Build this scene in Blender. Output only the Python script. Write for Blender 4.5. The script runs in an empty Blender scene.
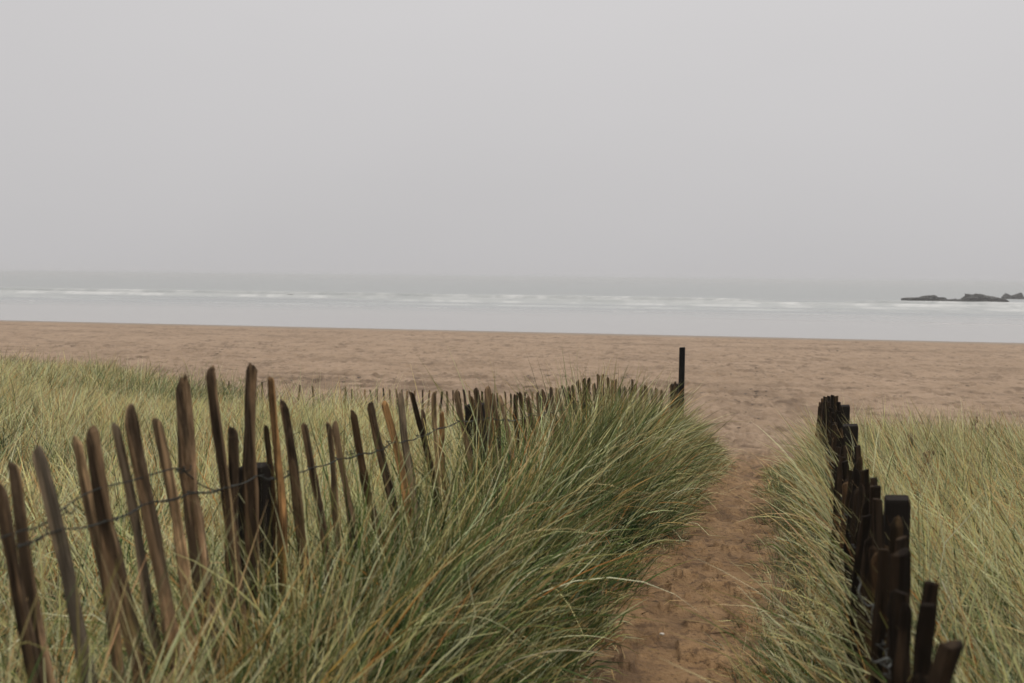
import bpy, math, random
import numpy as np
from mathutils import Matrix, Vector

rng = np.random.default_rng(11)
random.seed(11)
S = bpy.context.scene
COL = S.collection
RAD = math.radians

# ------------------------------------------------------------------ camera
F = 996.0
CAMZ = 3.9
PITCH = math.atan(64.5 / F)
ROLL = 0.0105
cp, sp = math.cos(PITCH), math.sin(PITCH)
fwd = Vector((0, cp, -sp))
r0 = Vector((1, 0, 0))
u0 = r0.cross(fwd)
rgt = r0 * math.cos(ROLL) + u0 * math.sin(ROLL)
upv = rgt.cross(fwd)
CAM = Vector((0, 0, CAMZ))


def ray(px, py):
    return fwd + rgt * ((px - 512) / F) + upv * ((341.5 - py) / F)


def at_y(px, py, Y):
    d = ray(px, py)
    return CAM + d * (Y / d.y)


def at_line(px, py, a, b):
    """point of the pixel's ray on the upright plane X = a + b*Y"""
    d = ray(px, py)
    t = a / (d.x - b * d.y)
    return CAM + d * t


cam = bpy.data.cameras.new('camera')
cam.sensor_width = 36
cam.lens = 36 * F / 1024
cam.clip_start = 0.05
cam.clip_end = 12000
cam.dof.use_dof = True
cam.dof.focus_distance = 8.5
cam.dof.aperture_fstop = 3.2
cam_ob = bpy.data.objects.new('camera', cam)
M = Matrix((rgt, upv, -fwd)).transposed().to_4x4()
M.translation = CAM
cam_ob.matrix_world = M
COL.objects.link(cam_ob)
S.camera = cam_ob


# ------------------------------------------------------------------ helpers
def tag(o, label=None, cat=None, group=None, kind=None):
    if label:
        o['label'] = label
    if cat:
        o['category'] = cat
    if group:
        o['group'] = group
    if kind:
        o['kind'] = kind
    return o


def mesh_obj(name, verts, faces, mat, parent=None, smooth=True):
    me = bpy.data.meshes.new(name)
    me.from_pydata([tuple(v) for v in verts], [], faces)
    me.polygons.foreach_set('use_smooth', [smooth] * len(me.polygons))
    me.materials.append(mat)
    o = bpy.data.objects.new(name, me)
    COL.objects.link(o)
    if parent:
        o.parent = parent
    return o


def quad_mesh(name, V, Q, mat, smooth=True):
    """fast mesh from numpy arrays"""
    me = bpy.data.meshes.new(name)
    V = np.ascontiguousarray(V, dtype=np.float32)
    Q = np.ascontiguousarray(Q, dtype=np.int32)
    me.vertices.add(len(V))
    me.vertices.foreach_set('co', V.ravel())
    me.loops.add(Q.size)
    me.loops.foreach_set('vertex_index', Q.ravel())
    me.polygons.add(len(Q))
    me.polygons.foreach_set('loop_start', np.arange(0, Q.size, 4, dtype=np.int32))
    me.polygons.foreach_set('use_smooth', np.full(len(Q), smooth))
    me.update(calc_edges=True)
    me.materials.append(mat)
    return me


def add_attr(me, name, arr):
    a = me.attributes.new(name, 'FLOAT', 'POINT')
    a.data.foreach_set('value', np.ascontiguousarray(arr, dtype=np.float32))


def empty(name, loc):
    o = bpy.data.objects.new(name, None)
    o.location = loc
    o.empty_display_size = 0.2
    COL.objects.link(o)
    return o


def smooth(a, b, x):
    t = np.clip((x - a) / (b - a), 0, 1)
    return t * t * (3 - 2 * t)


def vnoise(x, y, seed=0):
    x = np.asarray(x, dtype=np.float64)
    y = np.asarray(y, dtype=np.float64)
    xi = np.floor(x).astype(np.int64)
    yi = np.floor(y).astype(np.int64)
    fx = x - xi
    fy = y - yi

    def h(i, j):
        n = (i * 374761393 + j * 668265263 + seed * 1442695041) & 0xffffffff
        n = ((n ^ (n >> 13)) * 1274126177) & 0xffffffff
        n = (n ^ (n >> 16)) & 0xffff
        return n / 65535.0
    ux = fx * fx * fx * (fx * (fx * 6 - 15) + 10)
    uy = fy * fy * fy * (fy * (fy * 6 - 15) + 10)
    a = h(xi, yi) * (1 - ux) + h(xi + 1, yi) * ux
    b = h(xi, yi + 1) * (1 - ux) + h(xi + 1, yi + 1) * ux
    return (a * (1 - uy) + b * uy) * 2 - 1


def fbm(x, y, seed=0, octs=3):
    s, a, t = 0, 1.0, 0
    for k in range(octs):
        s = s + a * vnoise(x * 2 ** k, y * 2 ** k, seed + k * 17)
        t += a
        a *= 0.5
    return s / t


# ------------------------------------------------------------------ terrain
DY = np.array([-60, -6, 0, 2, 4, 5.3, 6.4, 8, 9.4, 10.7, 12.5, 15, 17, 20, 26, 200])
DD = np.array([1.2, 1.55, 1.6, 1.61, 1.65, 1.72, 1.80, 1.95, 2.07, 2.2, 2.42, 2.72, 2.95, 3.25, 4.2, 12.])
PY = np.array([-10, 0, 4.05, 5.3, 6.4, 8.06, 10.5, 12.5, 15, 17.6, 22])
PX = np.array([-3.2, -0.42, 0.66, 1.03, 1.33, 1.80, 2.45, 3.0, 3.75, 4.5, 5.8])
PW = np.array([.33, .33, .33, .34, .33, .32, .30, .32, .50, 1.2, 3.0])
LA, LB = -1.1 - 0.286 * 2.2, 0.286         # left picket line  X = LA + LB*Y
RA, RB = 0.25, 0.29                        # right picket line


def y_edge(X):
    """how far the dune grass reaches towards the beach"""
    X = np.asarray(X, dtype=float)
    left = np.interp(X, [-40, -20, -12.5, -9.5, -6.5, -4.5, -2, 1.0, 3.2, 4.6],
                     [35, 30, 25.2, 23.4, 20.9, 19.2, 17.7, 16.0, 14.6, 14.2])
    right = np.interp(X, [4.6, 5.5, 8, 12, 30], [13.0, 13.2, 13.6, 14.5, 18])
    return np.where(X < 4.6, left, right)


def shore_dist(X, Y):
    return (71.1 - 0.215 * X) - Y


def terrain(X, Y):
    X = np.asarray(X, dtype=float)
    Y = np.asarray(Y, dtype=float)
    e = y_edge(np.clip(X, -40, 30))
    yw = Y * (15.2 / np.maximum(e, 15.2)) ** smooth(2, 12, Y)
    dune = CAMZ - np.interp(yw, DY, DD)
    s = X - np.interp(Y, PY, PX)
    near = 1 - smooth(11.5, 16.5, yw)
    w = np.interp(Y, PY, PW)
    rl = np.interp(Y, [0, 3, 6, 9, 13], [.06, .10, .24, .30, .26])
    rr = np.interp(Y, [0, 3, 6, 9, 13], [.02, .05, .12, .15, .10])
    rise = np.where(s < 0, rl * smooth(w * .7, w + .55, -s), rr * smooth(w * .7, w + .5, s))
    dune = dune + rise * near
    dune = dune + near * .10 * fbm(X * .45 + 3, Y * .45, 5, 2) * smooth(.9, 2.6, np.abs(s))
    d = shore_dist(X, Y)
    beach = np.where(d > 0, 0.0160 * d + .004 * np.minimum(d, 6) * 0, np.maximum(0.010 * d, -4.0))
    k = .10
    return np.logaddexp(dune / k, beach / k) * k


# ------------------------------------------------------------------ node helpers
def new_mat(name):
    m = bpy.data.materials.new(name)
    m.use_nodes = True
    nt = m.node_tree
    nt.nodes.clear()
    return m, nt


def N(nt, typ, **kw):
    n = nt.nodes.new(typ)
    for k, v in kw.items():
        if k.startswith('_'):
            n.inputs[k[1:].replace('_', ' ')].default_value = v
        else:
            setattr(n, k, v)
    return n


def mixc(nt, fac, a, b, blend='MIX'):
    n = nt.nodes.new('ShaderNodeMix')
    n.data_type = 'RGBA'
    n.blend_type = blend
    for sock, v in ((n.inputs[0], fac), (n.inputs[6], a), (n.inputs[7], b)):
        if isinstance(v, bpy.types.NodeSocket):
            nt.links.new(v, sock)
        elif isinstance(v, tuple):
            sock.default_value = (*v, 1) if len(v) == 3 else v
        else:
            sock.default_value = v
    return n.outputs[2]


def ramp(nt, src, pts):
    n = nt.nodes.new('ShaderNodeValToRGB')
    el = n.color_ramp.elements
    while len(el) < len(pts):
        el.new(.5)
    for e, (p, c) in zip(el, pts):
        e.position = p
        e.color = (*c, 1) if isinstance(c, tuple) else (c, c, c, 1)
    nt.links.new(src, n.inputs[0])
    return n.outputs[0]


def noise(nt, vec, scale, detail=4, rough=.55, out='Fac'):
    n = nt.nodes.new('ShaderNodeTexNoise')
    n.inputs['Scale'].default_value = scale
    n.inputs['Detail'].default_value = detail
    n.inputs['Roughness'].default_value = rough
    nt.links.new(vec, n.inputs['Vector'])
    return n.outputs[out]


def attr(nt, name, out='Fac'):
    n = nt.nodes.new('ShaderNodeAttribute')
    n.attribute_name = name
    return n.outputs[out]


def mapping(nt, src, scale):
    n = nt.nodes.new('ShaderNodeMapping')
    n.inputs['Scale'].default_value = scale
    nt.links.new(src, n.inputs['Vector'])
    return n.outputs[0]


def math_n(nt, op, a, b=None):
    n = nt.nodes.new('ShaderNodeMath')
    n.operation = op
    for i, v in enumerate((a, b)):
        if v is None:
            continue
        if isinstance(v, bpy.types.NodeSocket):
            nt.links.new(v, n.inputs[i])
        else:
            n.inputs[i].default_value = v
    return n.outputs[0]


# ------------------------------------------------------------------ materials
def sand_material():
    m, nt = new_mat('sand')
    out = N(nt, 'ShaderNodeOutputMaterial')
    b = N(nt, 'ShaderNodeBsdfPrincipled')
    pos = N(nt, 'ShaderNodeNewGeometry').outputs['Position']
    big = noise(nt, pos, .22, 4)
    mid = noise(nt, pos, 1.7, 5, .6)
    fine = noise(nt, pos, 38, 3, .6)
    grain = noise(nt, pos, 420, 2, .6)
    dry = ramp(nt, big, [(.3, (.236, .166, .110)), (.7, (.296, .212, .146))])
    c = mixc(nt, ramp(nt, mid, [(.42, 0.0), (.72, .55)]), dry, (.18, .12, .074))
    # damp, trodden sand of the path
    clod = noise(nt, pos, 11, 5, .7)
    pcol = ramp(nt, noise(nt, pos, 3.2, 5, .62), [(.3, (.165, .095, .042)), (.52, (.245, .146, .068)), (.72, (.32, .202, .104))])
    pcol = mixc(nt, ramp(nt, clod, [(.38, .75), (.48, 0.0)]), pcol, (.060, .032, .014))
    pcol = mixc(nt, ramp(nt, noise(nt, pos, 34, 4, .7), [(.36, .85), (.44, 0.0)]), pcol, (.045, .025, .011))
    c = mixc(nt, attr(nt, 'path'), c, pcol)
    # sand and humus under the grass
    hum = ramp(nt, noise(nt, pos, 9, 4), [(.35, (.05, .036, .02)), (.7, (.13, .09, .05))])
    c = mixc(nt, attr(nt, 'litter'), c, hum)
    # moist sand of scuffs and prints, with relief shade painted into the hollows
    c = mixc(nt, attr(nt, 'damp_shade'), c, mixc(nt, .75, c, (.06, .035, .019)))
    sc1 = noise(nt, mapping(nt, pos, (2.3, 1.05, 1)), 1.0, 7, .78)
    sc2 = noise(nt, mapping(nt, pos, (.8, 1.5, 1)), .9, 5, .65)
    scuff = math_n(nt, 'MULTIPLY', ramp(nt, sc1, [(.49, 0.0), (.57, 1.0)]), ramp(nt, sc2, [(.42, .06), (.58, 1.0)]))
    c = mixc(nt, scuff, c, mixc(nt, .66, c, (.06, .036, .020)))
    # wet margin at the water
    c = mixc(nt, attr(nt, 'wet'), c, (.15, .115, .082))
    c = mixc(nt, ramp(nt, fine, [(.35, .22), (.62, 0.0)]), c, (.11, .065, .038))
    c = mixc(nt, ramp(nt, grain, [(.25, .35), (.5, 0.0)]), c, (.09, .055, .033))
    nt.links.new(c, b.inputs['Base Color'])
    rr = math_n(nt, 'SUBTRACT', .95, math_n(nt, 'MULTIPLY', attr(nt, 'wet'), .45))
    nt.links.new(rr, b.inputs['Roughness'])
    b.inputs['Specular IOR Level'].default_value = .25
    bp = N(nt, 'ShaderNodeBump', _Strength=.8, _Distance=.03)
    hsum = math_n(nt, 'ADD', math_n(nt, 'ADD', noise(nt, pos, 16, 5, .6), math_n(nt, 'ADD', math_n(nt, 'MULTIPLY', sc1, 3.0), clod)), math_n(nt, 'MULTIPLY', grain, .12))
    nt.links.new(hsum, bp.inputs['Height'])
    nt.links.new(bp.outputs[0], b.inputs['Normal'])
    nt.links.new(b.outputs[0], out.inputs[0])
    return m


def sea_material():
    m, nt = new_mat('sea_water')
    out = N(nt, 'ShaderNodeOutputMaterial')
    b = N(nt, 'ShaderNodeBsdfPrincipled')
    pos = N(nt, 'ShaderNodeNewGeometry').outputs['Position']
    rough = attr(nt, 'chop')
    foam = attr(nt, 'foam')
    base = mixc(nt, attr(nt, 'film'), (.18, .193, .196), (.22, .21, .20))
    fo = noise(nt, mapping(nt, pos, (.35, 1.3, 1)), 1.6, 5, .65)
    f2 = math_n(nt, 'MULTIPLY', foam, ramp(nt, fo, [(.33, .35), (.55, .9)]))
    c = mixc(nt, f2, base, (.52, .52, .516))
    nt.links.new(c, b.inputs['Base Color'])
    r = math_n(nt, 'ADD', .10, math_n(nt, 'ADD', math_n(nt, 'MULTIPLY', rough, .22), math_n(nt, 'MULTIPLY', f2, .6)))
    nt.links.new(r, b.inputs['Roughness'])
    b.inputs['IOR'].default_value = 1.33
    bp = N(nt, 'ShaderNodeBump', _Distance=.12)
    nt.links.new(math_n(nt, 'MULTIPLY', rough, .22), bp.inputs['Strength'])
    nt.links.new(noise(nt, mapping(nt, pos, (.5, 1.2, 1)), .9, 5, .6), bp.inputs['Height'])
    nt.links.new(bp.outputs[0], b.inputs['Normal'])
    nt.links.new(b.outputs[0], out.inputs[0])
    return m


def grass_material():
    m, nt = new_mat('marram_blade')
    out = N(nt, 'ShaderNodeOutputMaterial')
    col = attr(nt, 'blade', 'Color')
    b = N(nt, 'ShaderNodeBsdfPrincipled', _Roughness=.55)
    b.inputs['Specular IOR Level'].default_value = .12
    t = N(nt, 'ShaderNodeBsdfTranslucent')
    nt.links.new(col, b.inputs['Base Color'])
    nt.links.new(col, t.inputs['Color'])
    mx = N(nt, 'ShaderNodeMixShader')
    mx.inputs[0].default_value = .27
    nt.links.new(b.outputs[0], mx.inputs[1])
    nt.links.new(t.outputs[0], mx.inputs[2])
    nt.links.new(mx.outputs[0], out.inputs[0])
    return m


def wood_material(name='weathered_paling', tarred=False):
    m, nt = new_mat(name)
    out = N(nt, 'ShaderNodeOutputMaterial')
    b = N(nt, 'ShaderNodeBsdfPrincipled', _Roughness=.9)
    b.inputs['Specular IOR Level'].default_value = .06
    tc = N(nt, 'ShaderNodeTexCoord').outputs['Object']
    oi = N(nt, 'ShaderNodeObjectInfo')
    va = N(nt, 'ShaderNodeVectorMath', operation='ADD')
    nt.links.new(tc, va.inputs[0])
    sc = N(nt, 'ShaderNodeMath', operation='MULTIPLY')
    sc.inputs[1].default_value = 40
    nt.links.new(oi.outputs['Random'], sc.inputs[0])
    nt.links.new(sc.outputs[0], va.inputs[1])
    v = va.outputs[0]
    streak = noise(nt, mapping(nt, v, (75, 75, 4.0)), 1.0, 6, .72)
    crack = noise(nt, mapping(nt, v, (150, 150, 3.5)), 1.0, 3, .6)
    blot = noise(nt, mapping(nt, v, (18, 18, 6)), 1.0, 4, .6)
    base = oi.outputs['Color']
    if tarred:
        c = mixc(nt, ramp(nt, streak, [(.35, 0.0), (.75, .6)]), base, (.016, .013, .011))
    else:
        c = mixc(nt, ramp(nt, streak, [(.36, .95), (.58, 0.0)]), base, mixc(nt, .75, base, (.008, .005, .003)))
        c = mixc(nt, ramp(nt, blot, [(.50, 0.0), (.70, .7)]), c, mixc(nt, 1.0, c, (2.5, 2.4, 2.3), 'MULTIPLY'))
        c = mixc(nt, ramp(nt, crack, [(.3, .9), (.4, 0.0)]), c, (.006, .004, .003))
        alg = noise(nt, mapping(nt, v, (9, 9, 4)), 1.0, 3, .6)
        face = noise(nt, mapping(nt, v, (26, 26, 1.3)), 1.0, 3, .5)
        c = mixc(nt, ramp(nt, face, [(.49, 0.0), (.54, .75)]), c, mixc(nt, 1.0, c, (3.1, 2.9, 2.6), 'MULTIPLY'))
        c = mixc(nt, ramp(nt, alg, [(.58, 0.0), (.78, .35)]), c, mixc(nt, 1.0, c, (1.1, 1.5, .9), 'MULTIPLY'))
    nt.links.new(c, b.inputs['Base Color'])
    bp = N(nt, 'ShaderNodeBump', _Strength=.8, _Distance=.004)
    nt.links.new(math_n(nt, 'ADD', streak, crack), bp.inputs['Height'])
    nt.links.new(bp.outputs[0], b.inputs['Normal'])
    nt.links.new(b.outputs[0], out.inputs[0])
    return m


def simple_material(name, color, rough=.8, nscale=6, var=.5, metal=0, bump=.5, bdist=.02):
    m, nt = new_mat(name)
    out = N(nt, 'ShaderNodeOutputMaterial')
    b = N(nt, 'ShaderNodeBsdfPrincipled', _Roughness=rough, _Metallic=metal)
    pos = N(nt, 'ShaderNodeTexCoord').outputs['Object']
    n1 = noise(nt, pos, nscale, 5, .6)
    c = ramp(nt, n1, [(.3, tuple(x * (1 - var) for x in color)), (.7, tuple(min(1, x * (1 + var)) for x in color))])
    nt.links.new(c, b.inputs['Base Color'])
    bp = N(nt, 'ShaderNodeBump', _Strength=bump, _Distance=bdist)
    nt.links.new(n1, bp.inputs['Height'])
    nt.links.new(bp.outputs[0], b.inputs['Normal'])
    nt.links.new(b.outputs[0], out.inputs[0])
    return m


M_SAND = sand_material()
M_SEA = sea_material()
M_GRASS = grass_material()
M_WOOD = wood_material()
M_TAR = wood_material('dark_stained_post', True)
M_WIRE = simple_material('galvanised_wire', (.020, .020, .016), .7, 60, .4, .5, .2, .002)
M_WIRE_PALE = simple_material('bare_zinc_wire', (.12, .125, .12), .5, 60, .3, .6, .2, .002)
M_ROCK = simple_material('wet_dark_rock', (.014, .015, .012), .8, 1.2, .5, 0, .9, .25)
M_SHELL = simple_material('bleached_shell', (.42, .38, .33), .5, 40, .15, 0, .3, .004)
M_WEED = simple_material('dried_wrack', (.06, .04, .025), .8, 30, .5, 0, .5, .01)
M_SEED = simple_material('brown_seed_head', (.10, .055, .03), .9, 60, .5, 0, .5, .005)


# ------------------------------------------------------------------ ground
def build_ground():
    th_f = np.linspace(RAD(-36), RAD(36), 760)
    th_l = np.linspace(RAD(-180), RAD(-36), 60)[:-1]
    th_r = np.linspace(RAD(36), RAD(180), 60)[1:]
    th = np.concatenate([th_l, th_f, th_r])
    r1 = np.geomspace(.45, 95, 700)
    r2 = np.geomspace(95, 3800, 26)[1:]
    r = np.concatenate([[.02, .2], r1, r2])
    R, T = np.meshgrid(r, th, indexing='ij')
    X = R * np.sin(T)
    Y = R * np.cos(T)
    Z = terrain(X, Y)
    d = shore_dist(X, Y)
    e = y_edge(np.clip(X, -40, 30))
    s = X - np.interp(Y, PY, PX)
    w = np.interp(Y, PY, PW)
    rag = .09 * fbm(X * 2.1, Y * 2.1, 31, 2)
    inpath = (1 - smooth(w + .02, w + .26, np.abs(s) + rag)) * (Y < 18)
    grass_rag = 1.1 * fbm(X * .5, Y * .5, 44, 3)
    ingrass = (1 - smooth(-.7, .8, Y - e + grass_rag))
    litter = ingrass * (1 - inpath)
    path = np.clip(np.maximum(inpath, 0) * (1 - smooth(12, 19, Y)), 0, 1)
    front = (Y > .2) & (np.abs(T) < RAD(36)) & (R < 95)
    sandy = (1 - litter) * front * smooth(-.5, 6, d)
    bump = .020 * fbm(X * 1.1, Y * 1.6, 2, 3) + .016 * fbm(X * 3.4, Y * 3.9, 9, 2) + .010 * vnoise(X * 8, Y * 8, 4)
    amp = np.interp(R, [0, 6, 14, 25, 45, 95], [.75, .95, 2.2, 3.2, 2.6, 1.0])
    dZ = bump * amp * sandy
    damp_shade = smooth(.32, .75, fbm(X * .7, Y * 1.5, 71, 4)) * sandy * (.55 * smooth(14, 20, Y) + .2) * (1 - smooth(30, 58, Y) * .7)
    # shell / scuff lines lying along the beach
    for dd, amp2, wd in ((43.3, 1.0, .7), (41.8, 1.0, .7), (39.6, .8, .6), (33.0, .45, .7), (27.0, .45, .8), (14.0, .6, 1.2), (8.0, .5, 1.0)):
        off = d - dd + 1.2 * fbm(X * .08, X * 0 + dd, 3, 3)
        brk = smooth(-.25, .25, fbm(X * .7, Y * 1.1 + dd, 12, 4))
        line = np.exp(-(off / wd) ** 2) * brk * sandy * (X < np.where(dd > 40, 4.5, 99))
        damp_shade = np.maximum(damp_shade, amp2 * line)
        dZ = dZ + .05 * line * vnoise(X * 3, Y * 3, 8) * (dd > 30)
    patch = smooth(-.15, .2, fbm(X * 1.1, Y * .9, 19, 4)) * np.exp(-((X - 6.9) / 1.6) ** 2 - ((Y - 26.5) / 3.2) ** 2)
    damp_shade = np.maximum(damp_shade, .9 * patch * sandy)
    # footprints
    fr = np.random.default_rng(5)
    prints = []
    for k in range(34):          # walkers along the path and out on to the sand
        off = fr.normal(0, .14)
        ph = fr.uniform(0, .7)
        fan = fr.normal(0, .35)
        yy = 1.5 + ph
        i = 0
        lim = fr.uniform(14, 40)
        while yy < lim:
            px = np.interp(yy, PY, PX) + off + fan * max(0, yy - 14) * .6
            prints.append((px + (.09 if i % 2 else -.09), yy, .3 + fan * .5 + fr.normal(0, .15), fr.uniform(.7, 1.1)))
            yy += fr.uniform(.5, .75)
            i += 1
    for k in range(2600):
        yy = fr.uniform(15, 52)
        xx = fr.uniform(-.62, .62) * yy
        prints.append((xx, yy, fr.uniform(0, 6.28), fr.uniform(.7, 1.5)))
    foot = np.zeros_like(dZ)
    for (px, py, a, sz) in prints:
        rr = math.hypot(px, py)
        tt = math.atan2(px, py)
        if rr > 90 or abs(tt) > RAD(35.5):
            continue
        i0, i1 = np.searchsorted(r, rr - .45), np.searchsorted(r, rr + .45)
        dt = .45 / rr
        j0, j1 = np.searchsorted(th, tt - dt), np.searchsorted(th, tt + dt)
        if i1 <= i0 or j1 <= j0:
            continue
        sl = (slice(i0, i1), slice(j0, j1))
        lx, ly = X[sl] - px, Y[sl] - py
        u = (lx * math.sin(a) + ly * math.cos(a)) / (.15 * sz)
        v = (lx * math.cos(a) - ly * math.sin(a)) / (.07 * sz)
        q = u * u + v * v
        dep = -.026 * sz * np.exp(-q ** 1.5) + .014 * sz * np.exp(-(np.sqrt(q) - 1.45) ** 2 * 5)
        far = 1.0 + .5 * smooth(12, 30, rr)
        foot[sl] = np.where(np.abs(dep) > np.abs(foot[sl]), dep * far, foot[sl])
        damp_shade[sl] = np.maximum(damp_shade[sl], .42 * np.exp(-q * 1.2) * sandy[sl] * (1 if rr > 13 else .9))  # print hollows darkened for moist sand and for the shade of their relief
    Z = Z + dZ + foot * sandy * (.85 + .3 * smooth(10, 18, R))
    wet = (1 - smooth(.6, 4.2, d + .5 * fbm(X * .2, Y * .4, 6, 2))) * (d > -5)
    wet = np.where(d <= -5, 1, wet)
    nr, ntn = X.shape
    V = np.stack([X, Y, Z], -1).reshape(-1, 3)
    idx = np.arange(nr * ntn).reshape(nr, ntn)
    Q = np.stack([idx[:-1, :-1], idx[:-1, 1:], idx[1:, 1:], idx[1:, :-1]], -1).reshape(-1, 4)[:, ::-1]
    cx = V[Q].mean(1)
    # the sheet is shared out into dune, path and beach along its own cell edges
    pq = path.reshape(-1)[Q].mean(1)
    lq = litter.reshape(-1)[Q].mean(1)
    sq = inpath.reshape(-1)[Q].mean(1)
    is_path = (sq > .5) & (cx[:, 1] > .3) & (cx[:, 1] < 16.5)
    is_beach = (~is_path) & (lq < .5) & (cx[:, 1] > 10)
    is_dune = ~(is_path | is_beach)
    fields = dict(path=path, litter=litter, damp_shade=damp_shade, wet=wet)
    spec = (('dune_ground', is_dune, 'sandy dune ground under the marram grass on both sides of the path', 'ground'),
            ('path', is_path, 'narrow trodden brown sand path running down between the two paling fences', 'path'),
            ('beach', is_beach, 'broad flat tan sandy beach with footprints and scuff lines before the water', 'beach'))
    for nm, msk, lab, cat in spec:
        q = Q[msk]
        used = np.unique(q)
        remap = np.zeros(len(V), dtype=np.int64)
        remap[used] = np.arange(len(used))
        me = quad_mesh(nm, V[used], remap[q], M_SAND)
        for k, a in fields.items():
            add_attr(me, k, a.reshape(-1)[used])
        o = bpy.data.objects.new(nm, me)
        COL.objects.link(o)
        tag(o, lab, cat, kind='structure')


# ------------------------------------------------------------------ sea
def build_sea():
    u = np.concatenate([np.linspace(-3, -.8, 40)[:-1], np.linspace(-.8, .8, 560), np.linspace(.8, 3, 40)[1:]])
    v = np.concatenate([np.linspace(-1.2, 135, 360), np.geomspace(135, 3400, 120)[1:]])
    Vv, U = np.meshgrid(v, u, indexing='ij')
    Y = (71.1 + Vv) / np.maximum(1 + .215 * U, .3)
    X = U * Y
    Z = np.zeros_like(X)
    foam = np.zeros_like(X)
    bx = fbm(X * .018, Vv * 0 + .5, 21, 3)
    # breakers: (distance offshore, height, how broken along the shore, foam depth)
    for k, (vc, h, thr, fd) in enumerate(((106, .75, -.55, 2.0), (93, .45, -.6, 2.4), (80, .25, -.2, 3), (66, .16, .0, 3), (48, .09, -.1, 2.5), (33, .05, .15, 1.5))):
        c = vc + 5.5 * fbm(X * .012, Vv * 0 + k * 7.3, 33 + k, 3) - .05 * X * (vc < 60)
        a = smooth(thr - .25, thr + .25, fbm(X * .021, Vv * 0 + 3.1 * k, 50 + k, 3))
        q = Vv - c
        Z += h * (.25 + .75 * a) * np.where(q > 0, np.exp(-(q / 2.4) ** 2), np.exp(-(q / .9) ** 2))
        brk = (.5 + .5 * smooth(-.2, .15, fbm(X * .30, Vv * .1 + 5 * k, 160 + k, 3))) * (.55 + .45 * smooth(-.3, .2, fbm(X * .04, Vv * 0 + 11 * k, 60 + k, 4)))
        body = np.where(q > -.2, np.exp(-((q + .2) / .7) ** 2), np.exp(-((-q - .2) / fd) ** 1.4))
        foam = np.maximum(foam, a * brk * body * (.85, .9, .7, .5, .4, .35)[k])
    froth = smooth(.05, .6, fbm(X * .05, Vv * .16, 90, 4)) * smooth(40, 52, Vv) * (1 - smooth(98, 110, Vv))
    foam = np.maximum(foam, .38 * froth * (.4 + .6 * smooth(-.2, .3, fbm(X * .2, Vv * .35, 95, 3))))
    swell = smooth(100, 160, Vv)
    Z += swell * .10 * fbm(X * .03, Y * .11, 77, 3)
    Z += .03 * smooth(45, 80, Vv) * fbm(X * .25, Y * .5, 78, 2)
    chop = smooth(30, 75, Vv) * .75 + .25 * smooth(100, 180, Vv)
    film = 1 - smooth(25, 60, Vv)
    lace = .55 * np.exp(-((Vv - .5 - .5 * fbm(X * .1, Vv * 0, 7, 3)) / .35) ** 2) * smooth(-.2, .5, fbm(X * .2, Vv * 0, 14, 3))
    foam = np.maximum(foam, lace * .5)
    nr, nc = X.shape
    V = np.stack([X, Y, Z], -1).reshape(-1, 3)
    idx = np.arange(nr * nc).reshape(nr, nc)
    Q = np.stack([idx[:-1, :-1], idx[:-1, 1:], idx[1:, 1:], idx[1:, :-1]], -1).reshape(-1, 4)
    me = quad_mesh('sea', V, Q, M_SEA)
    for k, a in dict(foam=foam, chop=chop, film=film).items():
        add_attr(me, k, a.reshape(-1))
    o = bpy.data.objects.new('sea', me)
    COL.objects.link(o)
    tag(o, 'calm grey sea with low white breakers and a glassy film of water along the sand', 'sea', kind='structure')


# ------------------------------------------------------------------ grass
G1 = np.array([.078, .124, .036])
G1B = np.array([.028, .052, .020])
G2 = np.array([.345, .360, .205])
S1 = np.array([.820, .600, .275])
S2 = np.array([.380, .185, .055])


def palette(n, wts, patch):
    """one colour per blade: green, dark green, grey green, straw, brown"""
    p = np.array(wts, dtype=float)[None, :] * np.ones((n, 1))
    p[:, 3] *= np.exp(1.1 * patch)
    p[:, 0] *= np.exp(-.8 * patch)
    p[:, 1] *= np.exp(-1.1 * patch)
    p[:, 4] *= np.exp(.6 * patch)
    p /= p.sum(1, keepdims=True)
    c = p.cumsum(1)
    pick = (rng.random((n, 1)) > c).sum(1).clip(0, 4)
    base = np.stack([G1, G1B, G2, S1, S2])[pick]
    col = base * rng.uniform(.38, 1.42, (n, 1))
    col *= 1 + rng.normal(0, .06, (n, 3))
    return col.clip(.01, .6), pick


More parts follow.
